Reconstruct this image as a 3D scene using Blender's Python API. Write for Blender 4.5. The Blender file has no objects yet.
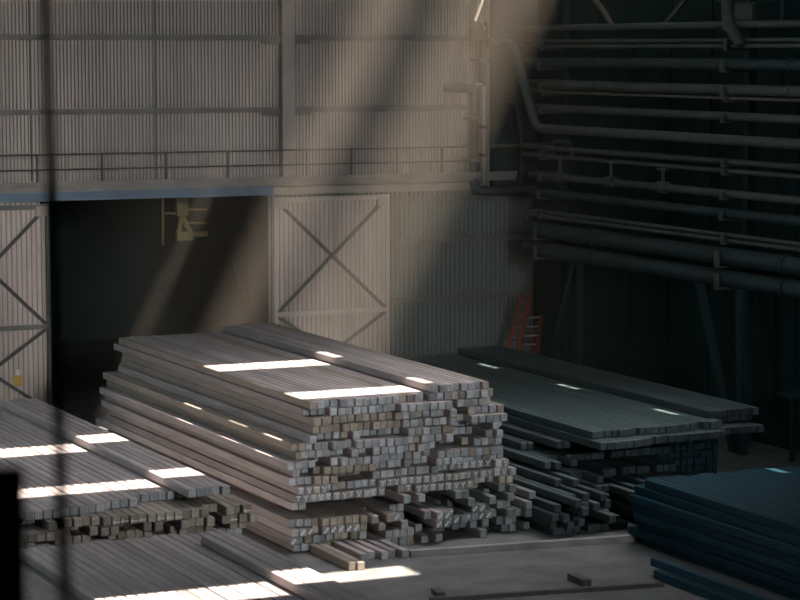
import bpy, bmesh, math, random
from mathutils import Vector, Matrix
from mathutils.bvhtree import BVHTree

random.seed(11)
C = bpy.context.scene.collection
SC = bpy.context.scene

# ------------------------------------------------------------------ camera
F = 2400.0; YAW = math.radians(25.2); PIT = math.atan(250 / F); CAM = Vector((0, 0, 9.0))
fwd = Vector((math.sin(YAW) * math.cos(PIT), math.cos(YAW) * math.cos(PIT), -math.sin(PIT)))
rgt = Vector((math.cos(YAW), -math.sin(YAW), 0)); up = rgt.cross(fwd)
cd = bpy.data.cameras.new('camera'); cam = bpy.data.objects.new('camera', cd); C.objects.link(cam)
cam.matrix_world = Matrix.Translation(CAM) @ Matrix((rgt, up, -fwd)).transposed().to_4x4()
cd.sensor_width = 36; cd.lens = F / 800 * 36; cd.clip_end = 400
cd.dof.use_dof = True; cd.dof.focus_distance = 45; cd.dof.aperture_fstop = 3.8
SC.camera = cam

# ------------------------------------------------------------------ materials
def mat(name, col, var=0.25, scale=3.0, stretch=(1, 1, 1), rough=0.7, metal=0.0, island=0.0, tint2=None, bump=0.0, spec=0.3):
    m = bpy.data.materials.new(name); m.use_nodes = True
    nt = m.node_tree; N = nt.nodes; L = nt.links
    b = N['Principled BSDF']; b.inputs['Roughness'].default_value = rough; b.inputs['Metallic'].default_value = metal
    b.inputs['Specular IOR Level'].default_value = spec
    g = N.new('ShaderNodeNewGeometry')
    mp = N.new('ShaderNodeMapping'); mp.inputs['Scale'].default_value = stretch
    L.new(g.outputs['Position'], mp.inputs['Vector'])
    n = N.new('ShaderNodeTexNoise'); n.inputs['Scale'].default_value = scale; n.inputs['Detail'].default_value = 6; n.inputs['Roughness'].default_value = 0.65
    L.new(mp.outputs[0], n.inputs['Vector'])
    r = N.new('ShaderNodeValToRGB'); r.color_ramp.elements[0].position = 0.3; r.color_ramp.elements[1].position = 0.7
    c0 = [c * (1 - var) for c in col]; c1 = [c * (1 + var) for c in (tint2 or col)]
    r.color_ramp.elements[0].color = (*c0, 1); r.color_ramp.elements[1].color = (*c1, 1)
    L.new(n.outputs['Fac'], r.inputs['Fac'])
    out = r.outputs['Color']
    if island:
        oi = N.new('ShaderNodeObjectInfo')
        ad = N.new('ShaderNodeMath'); ad.operation = 'ADD'; L.new(g.outputs['Random Per Island'], ad.inputs[0]); L.new(oi.outputs['Random'], ad.inputs[1])
        fr = N.new('ShaderNodeMath'); fr.operation = 'FRACT'; L.new(ad.outputs[0], fr.inputs[0])
        mr = N.new('ShaderNodeMapRange'); mr.inputs['To Min'].default_value = 1 - island; mr.inputs['To Max'].default_value = 1 + island
        L.new(fr.outputs[0], mr.inputs['Value'])
        mx = N.new('ShaderNodeVectorMath'); mx.operation = 'SCALE'; L.new(out, mx.inputs[0]); L.new(mr.outputs[0], mx.inputs['Scale'])
        out = mx.outputs[0]
    L.new(out, b.inputs['Base Color'])
    if bump:
        bp = N.new('ShaderNodeBump'); bp.inputs['Strength'].default_value = bump; bp.inputs['Distance'].default_value = 0.02
        L.new(n.outputs['Fac'], bp.inputs['Height']); L.new(bp.outputs[0], b.inputs['Normal'])
    return m

M = {}
M['steel'] = mat('mill_scale_steel', (.25, .222, .225), .2, 2.2, (3, .35, 3), .55, 0, .22, (.27, .235, .235), .15)
M['steel_end'] = mat('sawn_steel_end', (.275, .295, .31), .3, 9, (1, 1, 1), .6, 0, .32)
M['rust'] = mat('rusty_steel', (.215, .185, .16), .2, 2.2, (3, .35, 3), .65, 0, .2, None, .15)
M['rust_end'] = mat('rusty_steel_end', (.27, .235, .195), .3, 9, (1, 1, 1), .6, 0, .3)
M['dark'] = mat('dark_steel', (.006, .037, .055), .25, 2.2, (3, .35, 3), .6, 0, .2, None, .15, .12)  # dimness of the right side is put into this dark blue tone
M['mid'] = mat('worn_dark_steel', (.038, .06, .062), .25, 2.2, (3, .35, 3), .55, 0, .2, None, .15)  # steel darkened in colour for the dim right side
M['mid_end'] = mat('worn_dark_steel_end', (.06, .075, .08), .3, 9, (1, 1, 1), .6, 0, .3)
M['mid2'] = mat('grimy_steel', (.036, .052, .054), .25, 2.2, (3, .35, 3), .55, 0, .2, None, .15)  # steel darkened further in colour for the shaded right stack
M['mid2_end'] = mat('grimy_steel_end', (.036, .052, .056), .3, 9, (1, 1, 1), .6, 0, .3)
M['worn'] = mat('worn_steel', (.15, .155, .155), .25, 2.2, (3, .35, 3), .55, 0, .2, None, .15)  # darker tone for the lower right of the central stack
M['worn_end'] = mat('worn_steel_end', (.16, .185, .19), .3, 9, (1, 1, 1), .6, 0, .3)
M['dark_end'] = mat('dark_steel_end', (.012, .034, .042), .3, 9, (1, 1, 1), .6, 0, .3)  # end faces, with the same dimness in the colour
M['chalk'] = mat('white_paint', (.55, .55, .53), .1, 12)
M['sheet'] = mat('weathered_wall_sheet', (.40, .345, .31), .22, .5, (1, 1, .25), .55, .0, 0, None, 0)
M['sheet_low'] = mat('shade_toned_sheet', (.20, .215, .20), .25, .5, (1, 1, .25), .55)  # shade on the lower right wall is put into this colour
M['door'] = mat('door_sheet', (.46, .385, .345), .2, .9, (1, 1, .3), .55)
M['girt'] = mat('painted_girt', (.16, .15, .14), .25, 2)
M['brace'] = mat('dark_bracing', (.07, .07, .065), .2, 2)
M['column'] = mat('grey_column', (.35, .30, .265), .2, 1.2)
M['beam'] = mat('grey_beam', (.24, .215, .195), .25, 1.5, (1, 1, 3))
M['blue'] = mat('blue_painted_steel', (.14, .19, .26), .2, 1.5)
M['rail'] = mat('handrail_paint', (.06, .06, .058), .2, 3)
M['pipe'] = mat('dusty_pipe', (.062, .074, .068), .3, 1.5, (2, .5, 2), .6)
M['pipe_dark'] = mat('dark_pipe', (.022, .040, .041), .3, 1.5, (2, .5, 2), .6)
M['pipe_tan'] = mat('tan_pipe', (.11, .095, .075), .25, 1.5, (1, 1, 1), .6)
M['pipe_bright'] = mat('sunlit_toned_metal', (.66, .57, .5), .1, 4, (1, 1, 1), .35, .2)  # sunlit brightness is put into this pale colour
M['wallr'] = mat('dim_toned_wall', (.002, .022, .020), .4, .8, (1, 1, .3), .8)  # near-black teal carries the dimness of the right side
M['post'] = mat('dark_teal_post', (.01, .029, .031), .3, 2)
M['floor'] = mat('dusty_concrete', (.09, .094, .094), .3, 1.3, (1, 1, 1), .85, 0, 0, (.10, .10, .10), .45)
M['roof'] = mat('roof_sheet', (.10, .10, .10), .1, 1)
M['black'] = mat('black_paint', (.006, .007, .008), .1, 3, (1, 1, 1), .8, spec=0)
M['pole'] = mat('dark_green_pole', (.03, .055, .055), .1, 3, (1, 1, 1), .7, spec=0)
M['orange'] = mat('orange_fibreglass', (.33, .075, .03), .15, 6, (1, 1, 1), .5)
M['alu'] = mat('dull_aluminium', (.20, .22, .22), .15, 6, (1, 1, 1), .45, .3)
M['yellow'] = mat('yellow_crane_paint', (.26, .20, .08), .25, 3)
M['sign'] = mat('yellow_sign', (.45, .30, .06), .15, 6)
M['signw'] = mat('white_sign', (.6, .58, .55), .1, 6)
M['kerb'] = mat('kerb_concrete', (.19, .19, .185), .25, 2, (1, 1, 1), .85)
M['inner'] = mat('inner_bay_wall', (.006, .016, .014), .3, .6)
M['wood'] = mat('dark_timber', (.05, .045, .04), .3, 5)

# ------------------------------------------------------------------ mesh helpers
class MB:
    def __init__(s): s.v = []; s.f = []; s.mi = []
    def add(s, vs, fs, mi=0):
        o = len(s.v); s.v += [tuple(v) for v in vs]
        for k, f in enumerate(fs):
            s.f.append([i + o for i in f]); s.mi.append(mi[k] if isinstance(mi, list) else mi)
        return s
    def box(s, x0, x1, y0, y1, z0, z1, mi=0):
        vs = [(x0, y0, z0), (x1, y0, z0), (x1, y1, z0), (x0, y1, z0), (x0, y0, z1), (x1, y0, z1), (x1, y1, z1), (x0, y1, z1)]
        return s.add(vs, [(0, 3, 2, 1), (4, 5, 6, 7), (0, 1, 5, 4), (1, 2, 6, 5), (2, 3, 7, 6), (3, 0, 4, 7)], mi)
    def bar(s, p, q, w, h, mi=0, ref=(0, 1, 0)):
        # rectangular bar from p to q; h is measured along ref, w across it
        p, q = Vector(p), Vector(q); d = (q - p).normalized(); r = Vector(ref)
        a = d.cross(r).normalized(); b = a.cross(d).normalized()
        vs = []
        for c in (p, q):
            for sa, sb in ((-1, -1), (1, -1), (1, 1), (-1, 1)): vs.append(c + a * sa * w / 2 + b * sb * h / 2)
        return s.add(vs, [(3, 2, 1, 0), (4, 5, 6, 7), (0, 1, 5, 4), (1, 2, 6, 5), (2, 3, 7, 6), (3, 0, 4, 7)], mi)
    def tube(s, pts, r, n=14, mi=0, cap=True):
        pts = [Vector(p) for p in pts]; o = len(s.v); prev = None
        for i, p in enumerate(pts):
            d = (pts[min(i + 1, len(pts) - 1)] - pts[max(i - 1, 0)]).normalized()
            if prev is None:
                a = d.cross(Vector((0.31, 0.2, 0.93)) if abs(d.z) < .9 else Vector((1, 0, 0))).normalized()
            else:
                a = (prev - d * prev.dot(d)).normalized()
            prev = a; b = d.cross(a)
            for k in range(n):
                t = 2 * math.pi * k / n; s.v.append(tuple(p + (a * math.cos(t) + b * math.sin(t)) * r))
        for i in range(len(pts) - 1):
            for k in range(n):
                k2 = (k + 1) % n
                s.f.append([o + i * n + k, o + i * n + k2, o + (i + 1) * n + k2, o + (i + 1) * n + k]); s.mi.append(mi)
        if cap:
            s.f.append([o + k for k in range(n)][::-1]); s.mi.append(mi)
            s.f.append([o + (len(pts) - 1) * n + k for k in range(n)]); s.mi.append(mi)
        return s
    def corr(s, x0, x1, z0, z1, y, pitch, depth, mi=0):
        # trapezoidal sheet in the XZ plane facing -Y
        pts = []; x = x0
        while x < x1:
            for fx, dy in ((0, 0), (.38, 0), (.5, -depth), (.88, -depth)):
                if x + fx * pitch < x1: pts.append((x + fx * pitch, y + dy))
            x += pitch
        pts.append((x1, y))
        o = len(s.v)
        for px, py in pts: s.v += [(px, py, z0), (px, py, z1)]
        for i in range(len(pts) - 1):
            s.f.append([o + 2 * i, o + 2 * i + 2, o + 2 * i + 3, o + 2 * i + 1]); s.mi.append(mi)
        return s
    def build(s, name, mats, parent=None, smooth=False):
        me = bpy.data.meshes.new(name); me.from_pydata(s.v, [], s.f)
        for m in (mats if isinstance(mats, (list, tuple)) else [mats]): me.materials.append(M[m])
        for p, i in zip(me.polygons, s.mi): p.material_index = i; p.use_smooth = smooth
        me.update()
        o = bpy.data.objects.new(name, me); C.objects.link(o)
        if parent:
            o.parent = parent
            o.matrix_parent_inverse = Matrix.Translation(parent.location).inverted()
        return o

def bend(pts, r, n=6):
    # round the inner corners of a polyline
    pts = [Vector(p) for p in pts]; out = [pts[0]]
    for i in range(1, len(pts) - 1):
        a, b, c = pts[i - 1], pts[i], pts[i + 1]
        d1 = (a - b).normalized(); d2 = (c - b).normalized()
        p, q = b + d1 * r, b + d2 * r
        for k in range(n + 1):
            t = k / n; out.append(p * (1 - t) ** 2 + b * 2 * t * (1 - t) + q * t ** 2)
    out.append(pts[-1]); return out

def tag(o, label, cat, group=None, kind=None):
    o['label'] = label; o['category'] = cat
    if group: o['group'] = group
    if kind: o['kind'] = kind
    return o
def struct(o, label=None, cat=None):
    o['kind'] = 'structure'
    if label: o['label'] = label
    if cat: o['category'] = cat
    return o
def empty(name, loc):
    e = bpy.data.objects.new(name, None); e.location = loc; e.empty_display_size = .2; C.objects.link(e); return e

YB = 57.0      # inner face of the end wall
XR = 30.8      # inner face of the side wall
ZR = 16.0      # roof
SX, SY = -.42, .20   # sun travel per metre of fall

# ------------------------------------------------------------------ shell
struct(MB().box(-12, 34, -8, 72, -.2, 0).build('floor', 'floor'), 'grey dusty concrete floor of the hall', 'floor')

# roof with long rooflight openings
ROOF_X0 = -12.0
def slot(x0, x1, y0, y1, z):     # opening whose sun patch covers x0..x1, y0..y1 at height z
    return (x0 - SX * (ZR - z), x1 - SX * (ZR - z), y0 - SY * (ZR - z), y1 - SY * (ZR - z))
slots = []
for y0, y1 in ((41.70, 42.62), (37.74, 38.52)):               # over the left stack, up to the flank of the central one
    slots += [slot(7.0, 12.42, y0, y1, 1.7), slot(12.47, 16.33, y0, y1, 1.7)]
slots += [slot(9.3, 11.55, 31.0, 31.9, 1.3), slot(11.6, 13.68, 31.0, 31.9, 1.3)]
for y0, y1 in ((43.98, 44.90), (39.80, 40.64)):               # over the central stack
    slots += [slot(16.6, 17.62, y0, y1, 2.7), slot(17.67, 19.36, y0, y1, 2.7)]
slots += [slot(14.6, 17.65, 36.68, 37.46, 0)]
SHAFT = [(24.1, 24.6, 50.9, 51.5), (26.1, 27.2, 50.0, 52.2), (28.4, 30.8, 49.8, 52.2)]
slots += SHAFT
slots += [slot(13.95, 15.54, 37.2, 49.0, 0)]      # added unseen opening: sun on the aisle floor bounces onto the central flank
xs = sorted({ROOF_X0, 31.2} | {v for s in slots for v in s[:2]}); ys = sorted({-8.0, 57.5} | {v for s in slots for v in s[2:]})
mb = MB()
for i in range(len(xs) - 1):
    run = None
    for j in range(len(ys) - 1):
        cx, cy = (xs[i] + xs[i + 1]) / 2, (ys[j] + ys[j + 1]) / 2
        hole = any(s[0] < cx < s[1] and s[2] < cy < s[3] for s in slots)
        if not hole:
            if run is None: run = ys[j]
        if (hole or j == len(ys) - 2) and run is not None:
            mb.box(xs[i], xs[i + 1], run, ys[j] if hole else ys[j + 1], ZR, ZR + .04); run = None
struct(mb.build('ceiling', 'roof'))

# end wall: corrugated cladding above the doorway and to both sides
mb = MB()
mb.corr(8, 31.2, 5.3, ZR, YB, .092, .05)
mb.corr(8, 17.05, 0, 5.3, YB, .135, .05)
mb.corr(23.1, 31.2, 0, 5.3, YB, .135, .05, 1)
mb.box(8, 17.0, YB + .03, YB + .15, 0, 5.3); mb.box(23.15, 31.2, YB + .03, YB + .15, 0, 5.3); mb.box(8, 31.2, YB + .03, YB + .15, 5.3, ZR)
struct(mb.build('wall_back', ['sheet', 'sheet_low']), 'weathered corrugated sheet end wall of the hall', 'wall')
# side wall with narrow slits high up
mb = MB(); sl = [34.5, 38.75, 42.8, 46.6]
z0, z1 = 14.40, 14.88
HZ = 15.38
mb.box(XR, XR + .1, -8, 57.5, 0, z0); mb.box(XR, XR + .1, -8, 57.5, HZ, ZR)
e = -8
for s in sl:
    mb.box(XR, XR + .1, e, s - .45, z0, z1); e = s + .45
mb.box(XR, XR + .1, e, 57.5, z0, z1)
mb.box(XR, XR + .1, -8, 55.03, z1, HZ); mb.box(XR, XR + .1, 55.37, 57.5, z1, HZ)  # hole added so the sun reaches the vent pipe strips
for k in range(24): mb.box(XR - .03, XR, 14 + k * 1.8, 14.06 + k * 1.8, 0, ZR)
struct(mb.build('wall_right', 'wallr'), 'dark side wall behind the pipes', 'wall')

struct(MB().box(-12, 31, -8.2, -8, 0, ZR).build('wall_front', 'wallr'))
struct(MB().box(-12.2, -12, -8, 57.2, 0, ZR).build('wall_left', 'wallr'))
struct(MB().box(14.3, 14.6, -8, 45, 11.9, ZR).build('ceiling_baffle', 'roof'), 'added light-blocking girder under the roof', 'baffle')  # unseen, added to keep high side light off the right half
# girts, seams, lintel
n = 1
def trim(mb, m):
    global n
    o = mb.build('trim_%d' % n, m); o['kind'] = 'structure'; n += 1; return o
for z in (9.32, 7.50):
    for xa, xb in ((8, 23.38), (23.72, 28.9)):
        b = MB().box(xa, xb, YB - .16, YB - .03, z - .075, z + .055)
        if xa > 20: b.box(xa, xa + .5, YB - .16, YB - .1, z - .16, z - .07)
        else: b.box(xb - .5, xb, YB - .16, YB - .1, z - .16, z - .07)
        trim(b, 'girt')
for x in (16.84, 20.05): trim(MB().box(x - .02, x + .02, YB - .06, YB - .02, 5.8, ZR), 'brace')
trim(MB().box(23.38, 23.72, YB - .30, YB - .03, 5.75, ZR), 'column')
trim(MB().box(29.45, 30.75, YB - .30, YB - .03, 5.3, ZR), 'post')
for z in (4.0, 2.47): trim(MB().box(26.5, 30.5, YB - .14, YB - .03, z - .09, z + .07), 'girt')
trim(MB().box(26.5, 30.0, YB - .1, YB - .03, 5.02, 5.16), 'girt')
trim(MB().box(8, 30.0, YB - .5, YB - .03, 5.56, 5.72).box(8, 30, YB - .55, YB - .5, 5.64, 5.80), 'beam')
o = MB().box(8, 23.1, YB - .34, YB - .03, 5.33, 5.53).box(8, 23.1, YB - .42, YB - .3, 5.50, 5.55).box(8, 23.1, YB - .42, YB - .3, 5.33, 5.36).build('door_rail', 'blue')
tag(o, 'blue painted sliding door rail above the dark doorway', 'rail')
o = MB().box(23.1, 29.0, YB - .34, YB - .03, 5.33, 5.52).build('door_rail', 'column')
tag(o, 'dusty grey-brown door rail above the braced closed door', 'rail')

# sliding doors
def sliding_door(name, x0, x1, label):
    y = YB - .12
    o = MB().corr(x0, x1, .05, 5.24, y, .125, .045).box(x0, x1, y + .01, y + .05, .05, 5.24).build(name, 'door'); struct(o, label, 'door')
    fr = MB()
    fr.box(x0, x1, y - .09, y - .03, 5.12, 5.24).box(x0, x1, y - .09, y - .03, 2.17, 2.29).box(x0, x1, y - .09, y - .03, .05, .17)
    fr.box(x0, x0 + .1, y - .1, y - .03, .05, 5.24).box(x1 - .1, x1, y - .1, y - .03, .05, 5.24)
    fr.build('door_frame', 'door' if x0 > 20 else 'girt', o)
    for zb, zt in ((2.29, 5.12), (.17, 2.17)):
        for p, q in (((x0 + .12, zb), (x1 - .12, zt)), ((x0 + .12, zt), (x1 - .12, zb))):
            MB().bar((p[0], y - .06, p[1]), (q[0], y - .06, q[1]), .085, .05).build('brace', 'brace', o)
    for xx in (x0 + .2, x1 - .2): MB().box(xx - .14, xx + .14, y - .11, y - .03, 4.95, 5.2).build('corner_plate', 'column', o)
    return o
d1 = sliding_door('door_1', 14.1, 17.23, 'open corrugated sliding door with braces at the left of the doorway')
sliding_door('door_2', 23.16, 26.42, 'corrugated sliding door with braces to the right of the dark doorway')
sg = MB().box(16.26, 16.48, YB - .19, YB - .18, .80, 1.06, 0).box(16.32, 16.42, YB - .19, YB - .18, 1.06, 1.2, 1).box(16.33, 16.41, YB - .19, YB - .18, .62, .75, 1)
tag(sg.build('warning_sign', ['sign', 'signw']), 'small yellow sign with white tabs on the left sliding door', 'sign')

# walkway handrail above the doors
hr = empty('handrail', (22, YB - .45, 5.75))
tag(hr, 'thin dark walkway handrail running along the wall above the doors', 'handrail')
for z in (6.47, 6.10): MB().tube([(8, YB - .5, z), (28.8, YB - .5, z)], .022, 8).build('rail', 'rail', hr)
for x in (13.6, 15.2, 16.85, 18.5, 20.15, 21.8, 23.95, 25.2, 26.5, 27.8): MB().box(x - .02, x + .02, YB - .52, YB - .48, 5.72, 6.49).build('post', 'rail', hr)

# room beyond the doorway
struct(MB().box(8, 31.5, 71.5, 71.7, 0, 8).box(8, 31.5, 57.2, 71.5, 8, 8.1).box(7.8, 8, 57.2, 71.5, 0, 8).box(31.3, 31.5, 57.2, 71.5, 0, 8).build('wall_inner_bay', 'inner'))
yy = 60.5
def XZ(px, py, y=yy):
    d = fwd + rgt * ((px - 400) / F) - up * ((py - 300) / F); t = y / d.y; p = CAM + d * t; return p.x, p.z
jb = empty('jib_bracket', (XZ(181, 205)[0], yy, 4)); tag(jb, 'yellow steel hoist bracket hanging in the upper doorway', 'bracket')
a = XZ(181, 150); b_ = XZ(181, 216)
MB().box(a[0] - .16, a[0] + .16, yy - .1, yy + .1, b_[1], 8).build('hanger_post', 'yellow', jb)
MB().box(a[0] - .17, a[0] + .17, yy - .12, yy - .1, XZ(0, 201)[1], XZ(0, 197)[1]).build('clamp_band', 'brace', jb)
p0 = XZ(181, 214); p1 = XZ(178, 236); p2 = XZ(193, 234); p3 = XZ(207, 234)
MB().bar((p0[0], yy, p0[1]), (p1[0], yy, p1[1]), .12, .1).build('arm', 'yellow', jb)
MB().tube([(p0[0], yy, p0[1]), (XZ(187, 226)[0], yy, XZ(187, 226)[1]), (p2[0], yy, p2[1]), (p3[0], yy, p3[1])], .07, 8).build('curved_arm', 'yellow', jb)
MB().box(p1[0] - .05, p1[0] + .4, yy - .1, yy + .1, p1[1] - .12, p1[1] + .1).build('foot_plate', 'yellow', jb)
for (xa, xb, py) in ((164, 177, 213.5), (185, 207, 209.5), (188, 207, 223)):
    q0, q1 = XZ(xa, py), XZ(xb, py); MB().bar((q0[0], yy, q0[1]), (q1[0], yy, q1[1]), .05, .05).build('cross_bar', 'yellow', jb)
q0, q1 = XZ(163, 160), XZ(163, 245); MB().tube([(q0[0], yy, 8), (q1[0], yy, q1[1])], .035, 8).build('hanger_rod', 'yellow', jb)
q = XZ(254, 300, 62)
tag(MB().box(q[0] - .12, q[0] + .12, 61.9, 62.1, 0, 8).build('inner_column', 'post'), 'faint steel column inside the dark doorway near its right side', 'column')
qa, qb = XZ(232, 262, 61.8), XZ(262, 340, 61.8)
tag(MB().bar((qa[0], 61.8, qa[1]), (qb[0] + .25, 61.8, 0.05), .12, .1).build('inner_brace', 'post'), 'faint slanting strut beside the column inside the doorway', 'brace')

# ------------------------------------------------------------------ pipes of the side wall
PX = 29.6
PIPES = [  # z, radius, start y, label, material
 (9.56, .08, 56.6, 'topmost straight pipe of the side-wall pipe run', 'pipe'),
 (9.22, .045, 56.6, 'upper of the two thin close-set pipes below the topmost pipe', 'pipe'),
 (9.09, .05, 56.6, 'lower of the two thin close-set pipes below the topmost pipe', 'pipe'),
 (8.68, .13, 56.5, 'thick dim pipe below the thin close-set pair', 'pipe_dark'),
 (8.12, .12, 56.5, 'thick pipe with a thin conduit just beneath it', 'pipe'),
 (7.93, .035, 56.5, 'thin pale conduit just under a thick pipe', 'pipe_tan'),
 (7.52, .10, 56.4, 'medium pipe between the thin conduit and the pipe fed by the sloping elbow', 'pipe'),
 (6.51, .07, 56.6, 'slim pipe behind the small square pipe loop', 'pipe'),
 (6.30, .055, 56.6, 'slim pipe with the small square loop rising from it', 'pipe'),
 (5.79, .09, 56.2, 'pipe with upright valve stems in the lower half of the run', 'pipe'),
 (5.35, .11, 56.2, 'thick pipe just below the pipe with valve stems', 'pipe_dark'),
 (4.86, .05, 56.4, 'upper of two pale thin rails above the thickest pipes', 'pipe'),
 (4.74, .05, 56.4, 'lower of two pale thin rails above the thickest pipes', 'pipe'),
 (4.38, .20, 56.3, 'upper of the two thickest pipes at the bottom of the run', 'pipe_dark'),
 (3.88, .20, 56.3, 'lowest and thickest pipe of the side-wall run', 'pipe_dark'),
]
for z, r, ys_, lab, m in PIPES:
    y0 = 30
    e = empty('pipe', (PX, y0, z)); tag(e, lab, 'pipe', 'pipes along the side wall')
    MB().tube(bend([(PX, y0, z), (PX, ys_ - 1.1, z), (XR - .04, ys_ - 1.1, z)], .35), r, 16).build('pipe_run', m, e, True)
    if r > .06:
        for yc in ((51.5, 43.2, 37.0) if r > .1 else (48.6, 41.0, 35)):
            MB().tube([(PX, yc - .05, z), (PX, yc + .05, z)], r * 1.16, 16).build('coupling', m, e)
# pipe with sloping elbow out of the corner
pts = bend([(29.25, 56.66, 9.2), (29.25, 55.29, 9.16), (29.25, 54.0, 7.02), (29.25, 30, 7.02)], .32)
tag(MB().tube(pts, .115, 16).build('elbow_pipe', 'pipe', None, True), 'thick pipe leaving the wall corner, sloping down and running along the side wall', 'pipe')
def wp(px, py, y=56.6):   # point of the end wall seen at a given spot
    d = fwd + rgt * ((px - 400) / F) - up * ((py - 300) / F); t = y / d.y; return CAM + d * t
def wx(px, py, x=PX):
    d = fwd + rgt * ((px - 400) / F) - up * ((py - 300) / F); t = x / d.x; return CAM + d * t
def clamp(o, p, r):
    MB().box(p.x - r - .03, p.x + r + .03, p.y - r - .03, YB - .055, p.z - .04, p.z + .04).build('wall_clamp', 'girt', o)
dpo = MB().tube(bend([wp(445, 88), wp(475, 88), wp(474, 191), wp(536, 190)], .25), .12, 16).build('drop_pipe', 'pipe', None, True)
for py in (118, 160): clamp(dpo, wp(473.8, py), .12)
tag(dpo, 'thick pipe turning down the end wall then right along the beam', 'pipe')
dno = MB().tube(bend([wp(476, 84, 56.4), wp(484, 84, 56.4), wp(484, 184, 56.4)], .12), .035, 10).build('downpipe', 'pipe_bright', None, True)
for py in (127, 155): clamp(dno, wp(484, py, 56.4), .035)
tag(dno, 'thin pale vertical pipe beside the thick drop pipe', 'pipe')
vp = empty('vent_pipe', wp(483, 85, 56.45)); tag(vp, 'upright pipe with a wide collar catching a bright sunbeam', 'pipe')
MB().tube([wp(483, 86, 56.45), wp(483, 24, 56.45)], .1, 14).build('pipe_body', 'pipe_tan', vp, True)
clamp(vp, wp(483, 60, 56.45), .1)
MB().tube([wp(479, 40, 56.4), wp(479, 22, 56.4)], .24, 14).build('collar', 'pipe_tan', vp, True)
fl = MB().bar(wp(486, -14, 56.2), wp(480.5, 5, 56.2), .17, .02, ref=(.6, -.7, .3)).bar(wp(480.5, 4.6, 56.2), wp(475, 21, 56.2), .2, .02, ref=(.6, -.7, .3))  # strips added and angled to catch the sun as a bright streak
fl.build('sun_strip', 'pipe_bright', vp)
MB().bar(wp(482, 21, 56.2), wp(485.5, 29, 56.2), .1, .02, ref=(.6, -.7, .3)).build('side_sun_strip', 'pipe_bright', vp)
tag(MB().tube(bend([wp(505, 101), wp(516, 102), wp(521, 132), wp(522, 150), wp(520, 186)], .15), .05, 10).build('small_pipe', 'pipe', None, True), 'small bent pipe in the corner below the sloping elbow', 'pipe')
tag(MB().tube(bend([wp(490, 146), wp(545, 146)], .1), .06, 10).build('cross_pipe', 'pipe_tan', None, True), 'short level pipe crossing the wall corner beside the small bent pipe', 'pipe')
tag(MB().tube(bend([wx(553, 158), wx(553, 141), wx(571, 141.5), wx(573, 160)], .12), .045, 10).build('pipe_loop', 'pipe', None, True), 'small square pipe loop standing up near the wall corner', 'pipe')
for (px, py0, py1, lab) in ((560, 160, 178, 'valve nearest the wall corner'), (611, 163, 186, 'valve stem third of the way along the slim pipe'), (663, 170, 190, 'valve stem farther along the slim pipe')):
    v = empty('pipe_valve', wx(px, py1)); tag(v, lab, 'valve', 'valves on the side-wall pipes')
    q = wx(px, py0).copy(); q.z = 5.79; MB().tube([wx(px, py0), q], .04, 10).build('stem', 'pipe', v)
    p = wx(px, py0); MB().tube([p, p + Vector((0, 0, .05))], .16, 14).build('hand_wheel', 'pipe', v)
    p = wx(px, py1); p.z = 5.79; MB().tube([p - Vector((0, .18, 0)), p + Vector((0, .18, 0))], .14, 12).build('body', 'pipe', v)
# upper steep pipe with flange near the right edge
dp = empty('flanged_pipe', wx(727, 30)); tag(dp, 'upright flanged pipe bending into the upper pipes at right', 'pipe')
MB().tube(bend([wx(727, -120, 29.35), wx(727, 22, 29.35), wx(741, 44, 29.35)], .3), .13, 16).build('pipe_run', 'pipe', dp, True)
p = wx(727, 1, 29.35); MB().tube([p, p + Vector((0, 0, .12))], .2, 16).build('flange', 'pipe', dp)
tag(MB().bar(wx(690, -6, 29.9), wx(665, 24, 29.9), .09, .06, ref=(1, 0, 0)).build('diagonal_strut', 'pipe'), 'thin diagonal strut above the topmost pipe', 'strut')
tag(MB().tube([wx(590, -6, 29.9), wx(606, 14, 29.9), wx(612, 26, 29.9)], .07, 10).build('slanting_pipe', 'pipe_tan'), 'short slanting pipe dropping to the topmost pipe near the corner', 'pipe')
bx = empty('junction_box', wx(752, 12, 30.2)); tag(bx, 'small dim box above the topmost pipe at right', 'box')
p = wx(752, 12, 30.2); MB().box(30.0, 30.7, p.y - .4, p.y + .4, p.z - .22, p.z + .22).build('housing', 'pipe_dark', bx)
MB().box(29.97, 30.0, p.y - .34, p.y + .34, p.z - .17, p.z + .17).build('lid', 'pipe', bx)
MB().tube([(30.4, p.y - .9, p.z - .2), (30.4, p.y - .9, 14)], .05, 8).build('conduit', 'pipe_dark', bx)
# rack posts with a bracket under each pipe
def rack(y, lab):
    e = empty('pipe_rack_post', (30.1, y, 0)); tag(e, lab, 'post', 'posts carrying the side-wall pipes')
    MB().box(30.05, 30.25, y - .1, y + .1, 0, 10.4).build('post', 'post', e)
    for z, r, _, _, _ in PIPES:
        MB().box(PX - r - .1, 30.05, y - .07, y + .07, z - r - .05, z - r - .004).build('bracket', 'pipe', e)
        MB().box(PX - r - .1, PX - r - .04, y - .07, y + .07, z - r, z + r * .6).build('clip', 'pipe', e)
rack(45.6, 'dark post carrying pipe brackets, at the right of the pipe run')
rack(54.2, 'dark post carrying pipe brackets, close to the wall corner')
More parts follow.
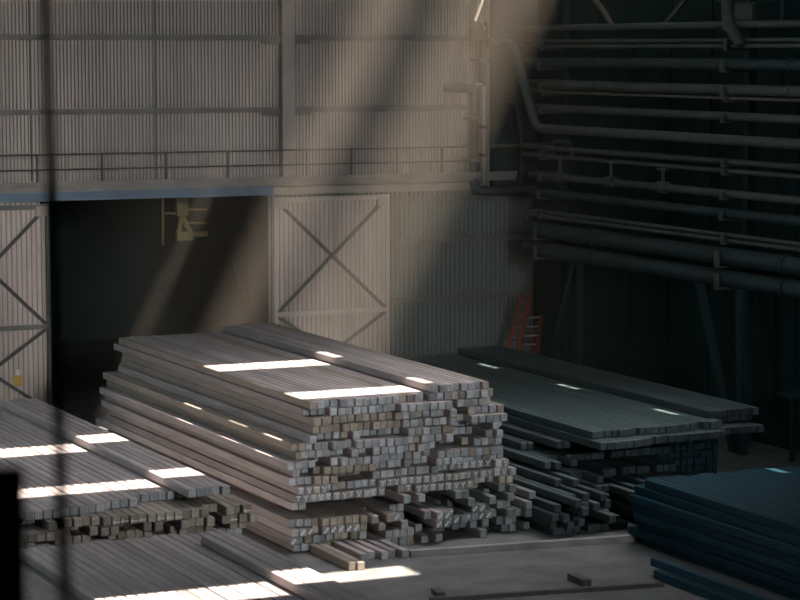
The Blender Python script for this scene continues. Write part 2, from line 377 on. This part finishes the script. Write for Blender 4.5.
# legs and braces below the pipes
def leg(p, q, w, lab):
    tag(MB().bar(p, q, w, w, ref=(1, 0, 0)).build('rack_leg', 'post'), lab, 'support', 'legs under the pipe run')
def foot(px0, py0, px1, py1, x):
    a, b = wx(px0, py0, x), wx(px1, py1, x); d = (b - a) / (b.z - a.z); return a + d * (3.7 - a.z), a + d * (0 - a.z)
p, q = foot(742, 298, 742, 402, 29.5); leg(p, q, .2, 'thick upright leg under the lowest pipe at right')
p, q = foot(700, 285, 722, 393, 29.5); leg(p, q, .16, 'leaning leg left of the thick upright leg under the pipes')
p, q = foot(580, 270, 580, 362, 29.5); leg(p, q, .13, 'slim upright leg under the pipes near the orange ladder')
p, q = foot(572, 275, 553, 355, 29.5); leg(p, q, .13, 'leaning leg beside the orange ladder under the pipes')
sh = empty('wall_shelf', (30.2, 41, 1.5)); tag(sh, 'dim shelf on the dark wall beyond the right-hand stack', 'shelf')
MB().box(29.9, 30.8, 39.5, 44, 1.42, 1.5).build('shelf_board', 'post', sh)
for y in (40, 43.5): MB().box(29.95, 30.05, y - .05, y + .05, 0, 1.42).build('leg', 'post', sh)

# orange stepladder in the corner
ld = empty('stepladder', (30.3, 56.0, 0)); tag(ld, 'orange stepladder standing in the far wall corner', 'ladder')
def at_y(px, py, y): d = fwd + rgt * ((px - 400) / F) - up * ((py - 300) / F); return CAM + d * (y / d.y)
def ext(a, b): d = (b - a) / (b.z - a.z); return a, a + d * (0.02 - a.z)
L1 = ext(at_y(523, 294, 55.9), at_y(509, 345, 55.6)); L2 = ext(at_y(531, 293, 55.7), at_y(518, 348, 55.0))
for a, b in (L1, L2): MB().bar(a, b, .09, .07).build('side_rail', 'orange', ld)
for k in range(1, 9):
    t = k / 9; MB().bar(L1[0].lerp(L1[1], t), L2[0].lerp(L2[1], t), .05, .08).build('rung', 'alu', ld)
ld2 = empty('stepladder', (31, 56.4, 0)); tag(ld2, 'shorter orange ladder section beside the leaning stepladder', 'ladder')
R1 = ext(at_y(541, 315, 55.3), at_y(537.5, 351, 55.3)); R2 = ext(at_y(534, 330, 55.6), at_y(533, 351, 55.6))
for a, b in (R1, R2): MB().bar(a, b, .1, .08).build('side_rail', 'orange', ld2)
for k in range(5):
    py = 318 + k * 9; MB().bar(at_y(526 - k, py, 55.45), at_y(540, py - 1, 55.3), .04, .1).build('step', 'alu', ld2)

# ------------------------------------------------------------------ billets
W = .141; PITCH = .151; H = .15; HB = .146
B = []   # dicts
STACKS = {'C': 'tall central stack', 'L': 'left stack', 'N': 'low front stack', 'R': 'dark right stack', 'Q': 'near right stack'}
OFF = {'0': 0, '1': .08, '2': .24, '3': .55, '4': 1.3, 'a': -.13, 'b': -.28, 'c': -.5, 'd': -.72}
rnd = random.Random(5)
def layer(st, li, x0, z0, near, length, pat, mt='steel', marks=None, yj=.03, skew=0.0, gap=.0, fixed=None):
    x = x0; col = 0
    for k, ch in enumerate(pat):
        if ch == '-': x += PITCH; continue
        col += 1
        y0 = near + OFF[ch] + rnd.uniform(-yj, yj) + skew * k
        mk = None
        if marks and k in marks: mk = marks[k]
        m = mt
        if callable(mt): m = mt(k)
        B.append(dict(st=st, li=li, col=col, x=x, z=z0, y0=y0, L=length, m=m, mark=mk))
        x += PITCH + (rnd.choice((0, 0, 0, .012, .02)) * gap)
def mk(idx, kinds): return {i: kinds[j % len(kinds)] for j, i in enumerate(idx)}
TY = ['T', 'Y', 'T', 'V', 'Y']
# central stack, from its raised top strip downwards
CL = [
 (19.22, '00010010'),
 (16.76, '0011000000000002000000001'),
 (16.73, '222000000001aaaaaaa200001'),
 (16.80, 'aa1111111110001111a3301100'),
 (16.80, '001100110011001000a22aaaaa'),
 (16.70, 'a222220222222aaaa0013333302'),
 (16.40, '11111a01aaaaaaa00000a233330a'),
 (16.46, '0111122a22aaaa00a01333320000'),
 (16.25, 'aa00330aaaaa01111022aaaaaaaaa'),
 (16.40, 'a220aaaaaaa11110222aaa0011111'),
 (16.32, '000aaa333330000111102222222211'),
 (16.42, 'aaaa11111110000000000001111110'),
 (16.38, 'aaaaaaaaaaaa3300aaaaaaaa222200'),
 (16.36, '0033333333334-b-b-33-bb3333-0a'),
 (16.60, '44444444444444444-443b3-b-3a--a'),
 (16.28, '0000aaaaaab3bb-33bccb3-3aa0300-b'),
 (16.28, 'aaa0aaaaaa-b33b33-ccbbbaaaa0-aab'),
 (16.26, 'a0aa0000aa-3bbbb30-22-00a-0-0a0'),
 (16.38, '000000-3-3bbbbb-b-b333-3b3-300-0'),
]
for i, (x0, pat) in enumerate(CL):
    z0 = 2.70 - H * i
    m = None
    if i == 11: m = mk(list(range(0, 4)) + list(range(9, 30)), TY)
    if i == 12: m = mk(list(range(0, 12)) + list(range(15, 30)), TY)
    if i == 10: m = mk(list(range(21, 30)), TY)
    if i == 9: m = mk([18, 19, 20, 21], TY)
    if i == 16: m = mk([1, 2, 4, 5, 6, 7, 8, 18, 19, 20, 21, 23, 25, 26], ['/'])
    if i == 15: m = mk([13, 18, 19, 20, 24, 25], ['/'])
    if i == 17: m = mk([0], ['/'])
    def tint(k, i=i):
        if i in (3, 4) and k < 12: return 'rust'
        if i in (9, 10) and 2 < k < 11: return 'rust'
        if i >= 15 and k < 12: return 'rust' if rnd.random() < .5 else 'steel'
        if i >= 13 and k > 18: return 'worn'
        return 'rust' if rnd.random() < .12 else 'steel'
    near = (39.45 if i < 10 else 39.35) + rnd.uniform(-.06, .06)
    layer('C', i, x0, z0, near, 10.75, pat, tint, m)
# left stack
layer('L', 0, 13.36, 1.70, 36.55, 11.1, '00110', gap=1)
layer('L', 1, 10.62, 1.55, 36.55, 11.6, '0000000112222333333333333'[:19], skew=.012, gap=.6)
layer('L', 2, 10.62, 1.40, 36.45, 11.6, '33a30000aaaaaaaaaaaa22a0a', mk([8, 9, 10, 11], ['=']) and 'rust', mk([9, 10, 11, 12, 14, 15, 16, 24], ['=']))
layer('L', 3, 10.42, 1.25, 36.40, 11.6, 'aaaa00330aa3330a33a00a3000a', 'rust', mk([24], ['=']))
layer('L', 4, 10.50, 1.10, 36.60, 11.6, '00330000330000033000003300', 'rust')
for i in range(5, 9): layer('L', i, 10.5, 1.70 - H * i, 36.8, 11.6, '00000000000000000000000000', 'steel')
# low front stack
layer('N', 0, 12.93, 1.30, 24.5, 10.3, '0000', gap=1)
layer('N', 1, 10.25, 1.15, 25.0, 10.75, '0000000000000000000000', yj=.05, gap=.9)
layer('N', 2, 8.6, 1.0, 24.9, 10.6, '000000000000000000000000000000000', gap=.3)
for i in range(3, 9): layer('N', i, 8.6, 1.30 - H * i, 24.9, 10.7, '0000000000000000000000000000000000')
# dark right stack
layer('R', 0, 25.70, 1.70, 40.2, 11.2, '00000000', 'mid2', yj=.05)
for i in range(3, 12): layer('R', i, 25.2, 1.70 - H * i, 41.6, 10.0, '00000000000', 'dark')  # infill billets; their dark colour carries the shade under the raised strip
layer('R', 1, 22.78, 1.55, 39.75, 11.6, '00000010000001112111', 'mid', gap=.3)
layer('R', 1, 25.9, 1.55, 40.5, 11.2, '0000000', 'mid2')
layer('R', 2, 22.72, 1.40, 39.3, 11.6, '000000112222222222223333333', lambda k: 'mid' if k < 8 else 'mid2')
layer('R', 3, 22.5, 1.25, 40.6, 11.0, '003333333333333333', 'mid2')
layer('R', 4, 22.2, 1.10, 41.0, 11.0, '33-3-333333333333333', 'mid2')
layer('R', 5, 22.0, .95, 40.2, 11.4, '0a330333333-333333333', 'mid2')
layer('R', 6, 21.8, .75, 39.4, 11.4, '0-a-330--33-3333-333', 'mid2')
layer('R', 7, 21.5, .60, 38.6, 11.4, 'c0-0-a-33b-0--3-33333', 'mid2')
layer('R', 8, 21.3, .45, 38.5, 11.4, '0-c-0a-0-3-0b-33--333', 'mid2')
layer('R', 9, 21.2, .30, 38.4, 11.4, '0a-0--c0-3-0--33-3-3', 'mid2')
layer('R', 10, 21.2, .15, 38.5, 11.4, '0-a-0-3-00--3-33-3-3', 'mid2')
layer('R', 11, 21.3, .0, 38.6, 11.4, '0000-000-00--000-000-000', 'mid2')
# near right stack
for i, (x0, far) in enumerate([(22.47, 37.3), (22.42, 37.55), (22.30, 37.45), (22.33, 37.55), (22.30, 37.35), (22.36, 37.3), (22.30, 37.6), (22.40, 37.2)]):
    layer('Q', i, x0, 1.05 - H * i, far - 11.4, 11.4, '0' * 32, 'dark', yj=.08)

# visible size of each billet from the camera
V, Fc, own = [], [], []
for i, b in enumerate(B):
    o = len(V)
    for z in (b['z'], b['z'] + HB):
        for x, y in ((b['x'], b['y0']), (b['x'] + W, b['y0']), (b['x'] + W, b['y0'] + b['L']), (b['x'], b['y0'] + b['L'])): V.append((x, y, z))
    for f in ((0, 3, 2, 1), (4, 5, 6, 7), (0, 1, 5, 4), (1, 2, 6, 5), (2, 3, 7, 6), (3, 0, 4, 7)): Fc.append([o + k for k in f]); own.append(i)
bvh = BVHTree.FromPolygons(V, Fc)
seen = [0] * len(B)
for py in range(316, 600, 2):
    for px in range(1, 800, 2):
        d = fwd + rgt * ((px - 400) / F) - up * ((py - 300) / F)
        h = bvh.ray_cast(CAM, d.normalized())
        if h[2] is not None: seen[own[h[2]]] += 1
order = sorted(range(len(B)), key=lambda i: -seen[i])
single = set(i for i in order[:300] if seen[i] > 0)
print('billets', len(B), 'seen', sum(1 for s in seen if s), 'single', len(single))

def billet_mesh(length, m):
    bm = bmesh.new(); bmesh.ops.create_cube(bm, size=1)
    for v in bm.verts: v.co = Vector(((v.co.x + .5) * W, (v.co.y + .5) * length, (v.co.z + .5) * HB))
    bmesh.ops.bevel(bm, geom=bm.edges[:], offset=.012, segments=1, affect='EDGES')
    me = bpy.data.meshes.new('steel_billet'); bm.normal_update()
    for f in bm.faces: f.material_index = 1 if abs(f.normal.y) > .9 else 0
    bm.to_mesh(me); bm.free()
    me.materials.append(M[m]); me.materials.append(M[m + '_end']); me.materials.append(M['chalk'])
    return me
PROTO = {}
def proto(length, m):
    if (length, m) not in PROTO: PROTO[(length, m)] = billet_mesh(length, m)
    return PROTO[(length, m)]
def mark_mb(kind, mb, ox=0, oy=0, oz=0, mi=0):
    def st(x0, z0, x1, z1, w=.017):
        mb.bar((ox + x0, oy - .003, oz + z0), (ox + x1, oy - .003, oz + z1), w, .004, mi)
    if kind == 'T': st(.03, .115, .117, .115); st(.075, .03, .075, .11)
    elif kind == 'Y': st(.035, .12, .075, .075); st(.115, .12, .075, .075); st(.075, .02, .075, .075)
    elif kind == 'V': st(.03, .12, .06, .08); st(.11, .12, .08, .07); st(.07, .02, .07, .06, .03)
    elif kind == '/': st(.03, .03, .11, .115, .034)
    elif kind == '=': st(.01, .05, .137, .05); st(.04, .02, .04, .09)
MARKS = {}
def mark_obj(kind):
    if kind not in MARKS:
        mb = MB(); mark_mb(kind, mb); o = mb.build('paint_mark', 'chalk'); MARKS[kind] = o; return o
    o = MARKS[kind].copy(); C.objects.link(o); return o
ORD = 'zeroth first second third fourth fifth sixth seventh eighth ninth tenth eleventh twelfth thirteenth fourteenth fifteenth sixteenth seventeenth eighteenth nineteenth twentieth'.split()
def ordn(n): return ORD[n] if n <= 20 else ('thirtieth' if n == 30 else ('twenty-' if n < 30 else 'thirty-') + ORD[n % 10])
SRC = None
rest = MB()
for i, b in enumerate(B):
    if i in single:
        me = proto(b['L'], b['m'])
        if SRC is None:
            o = bpy.data.objects.new('steel_billet', me); SRC = o
        else:
            o = SRC.copy(); o.data = me
        C.objects.link(o)
        o.location = (b['x'], b['y0'], b['z']); o.rotation_euler = (0, 0, rnd.uniform(-.0003, .0003))
        adj = 'white-marked ' if b['mark'] else ''
        tag(o, '%ssteel billet, %s from left in %s layer from top of the %s' % (adj, ordn(b['col']), ordn(b['li'] + 1), STACKS[b['st']]), 'billet', 'steel billets in the ' + STACKS[b['st']])
        if b['mark']:
            c = mark_obj(b['mark']); c.parent = o; c['label'] = 'white paint mark'
    else:
        me = proto(b['L'], b['m']); o_ = Vector((b['x'], b['y0'], b['z']))
        base = {'steel': 0, 'rust': 2, 'dark': 4, 'mid': 7, 'mid2': 9, 'worn': 11}[b['m']]
        rest.add([v.co + o_ for v in me.vertices], [list(p.vertices) for p in me.polygons], [base + p.material_index for p in me.polygons])
        if b['mark'] and seen[i]: mark_mb(b['mark'], rest, b['x'], b['y0'], b['z'], 6)
o = rest.build('steel_billets', ['steel', 'steel_end', 'rust', 'rust_end', 'dark', 'dark_end', 'chalk', 'mid', 'mid_end', 'mid2', 'mid2_end', 'worn', 'worn_end'])
tag(o, 'remaining steel billets filling the inside and shaded ends of the stacks', 'billets', None, 'stuff')

# loose billets on the floor before the central stack
def loose(x, y, z, L, rot, lab, m='rust'):
    o = SRC.copy(); o.data = billet_mesh(L, m); C.objects.link(o); o.location = (x, y, z); o.rotation_euler = (0, 0, rot)
    tag(o, lab, 'billet', 'loose billets at the foot of the central stack')
loose(16.64, 37.45, 0, 1.7, .0, 'left one of the two pale-ended loose billets on the floor before the central stack')
loose(16.79, 37.42, 0, 1.7, .0, 'right one of the two pale-ended loose billets on the floor before the central stack')
for k in range(5):
    loose(17.12 + k * .2, 38.0 + (k % 2) * .15, 0, 1.2, 0, '%s of the short loose billets lying right of the pale-ended pair' % ordn(k + 1), 'steel')

# kerb, low rail, timber on the floor
tag(MB().bar((18.1, 38.05, .06), (24.0, 37.35, .06), .14, .12, ref=(0, 0, 1)).build('kerb', 'kerb'), 'low pale kerb on the floor along the feet of the stacks', 'kerb')
tag(MB().bar((16.9, 34.75, .035), (20.95, 34.1, .035), .1, .07, ref=(0, 0, 1)).build('floor_rail', 'wood'), 'dark steel rail lying across the bare floor', 'rail')
tag(MB().bar((17.28, 35.35, .04), (17.2, 34.95, .04), .14, .08, ref=(0, 0, 1)).build('timber_offcut', 'wood'), 'dark offcut at the left end of the floor rail', 'offcut')
tag(MB().bar((19.8, 35.2, .06), (19.78, 34.62, .06), .16, .12, ref=(0, 0, 1)).build('timber_offcut', 'wood'), 'dark offcut lying behind the middle of the floor rail', 'offcut')
for k, (x, z, lab) in enumerate(((20.62, .15, 'upper of the two low bars on the floor left of the near right stack'), (20.50, .0, 'lower of the two low bars on the floor left of the near right stack'))):
    o = SRC.copy(); o.data = billet_mesh(10.0, 'dark'); C.objects.link(o); o.location = (x + .62, 25.0 - k * .3, z); o.rotation_euler = (0, 0, .0)
    tag(o, lab, 'billet', 'low bars left of the near right stack')

# ------------------------------------------------------------------ viewing platform with post and pole, close to the camera
struct(MB().box(-4, 4, -3, 4.3, 7.25, 7.4).box(-3.9, -3.7, 4, 4.2, 0, 7.25).box(3.7, 3.9, 4, 4.2, 0, 7.25).box(-3.9, -3.7, -2.9, -2.7, 0, 7.25).box(3.7, 3.9, -2.9, -2.7, 0, 7.25).build('floor_platform', 'black'))
def near(px, py, dist):
    return CAM + (fwd + rgt * ((px - 400) / F) - up * ((py - 300) / F)) * dist
a = near(45, 0, 4.2); b = near(65, 600, 3.3); d = (b - a) / (b.z - a.z)
tag(MB().tube([a + d * (ZR - a.z), a + d * (7.4 - a.z)], .009, 12).build('pole', 'pole', None, True), 'thin dark blurred pole standing upright close to the viewer', 'pole')
t = near(18, 474, 3.6); p = t - rgt * .09
hp = MB(); c0 = p
vs = []
for z in (7.4, t.z):
    for sx, sy in ((-1, -1), (1, -1), (1, 1), (-1, 1)):
        q = c0 + rgt * .09 * sx + Vector((fwd.x, fwd.y, 0)).normalized() * .06 * sy; vs.append((q.x, q.y, z))
hp.add(vs, [(3, 2, 1, 0), (4, 5, 6, 7), (0, 1, 5, 4), (1, 2, 6, 5), (2, 3, 7, 6), (3, 0, 4, 7)])
tag(hp.build('railing_post', 'black'), 'black out-of-focus post end close to the viewer, low at the frame edge', 'post')

# ------------------------------------------------------------------ haze
hz = MB().box(17.6, 30.7, 50.0, 56.3, .0, 15.9).build('haze', 'black'); hz.data.materials.clear()
hm = bpy.data.materials.new('dust_haze'); hm.use_nodes = True; nt = hm.node_tree; nt.nodes.remove(nt.nodes['Principled BSDF'])
vs_ = nt.nodes.new('ShaderNodeVolumeScatter'); vs_.inputs['Color'].default_value = (1, .85, .69, 1); vs_.inputs['Density'].default_value = .025; vs_.inputs['Anisotropy'].default_value = .2
nt.links.new(vs_.outputs[0], nt.nodes['Material Output'].inputs['Volume']); hz.data.materials.append(hm)
tag(hz, 'thin dusty haze filling the hall and glowing in the sunbeams', 'haze', None, 'stuff')

# ------------------------------------------------------------------ light
sd = bpy.data.lights.new('sun', 'SUN'); sd.energy = 38; sd.angle = math.radians(.5); sd.color = (1, .86, .72)
so = bpy.data.objects.new('sun', sd); C.objects.link(so); so.rotation_euler = Vector((SX, SY, -1)).to_track_quat('-Z', 'Y').to_euler(); so.location = (30, 10, 30)
def fill_light(name, loc, rot, lx, ly, e_, sp, col):  # area lamp added as soft fill
    d = bpy.data.lights.new(name, 'AREA'); d.shape = 'RECTANGLE'; d.size = lx; d.size_y = ly; d.energy = e_; d.color = col; d.spread = math.radians(sp)
    o = bpy.data.objects.new(name, d); C.objects.link(o); o.location = loc; o.rotation_euler = rot
fill_light('roof_fill', (23.7, 40.0, ZR - .4), Vector((-.545, .0, -.84)).to_track_quat('-Z', 'Y').to_euler(), 2.6, 22.0, 700, 64, (1, .96, .97))  # added fill for the tops of the left and central stacks
fill_light('front_fill', (13.5, -7.8, 12.2), Vector((4.8, 50, -5.6)).to_track_quat('-Z', 'Z').to_euler(), 6.0, 5.0, 600, 31, (.95, .99, 1))  # added fill aimed at the billet ends and the end wall
w = bpy.data.worlds.new('world'); SC.world = w; w.use_nodes = True
bg = w.node_tree.nodes['Background']; bg.inputs['Color'].default_value = (.80, .95, 1.0, 1); bg.inputs['Strength'].default_value = 2.3

vsn = SC.view_settings
SC.display_settings.display_device = 'sRGB'
vsn.view_transform = 'Standard'; vsn.look = 'None'; vsn.exposure = 0.0; vsn.gamma = 1.0; vsn.use_curve_mapping = False
SC.cycles.use_denoising = True
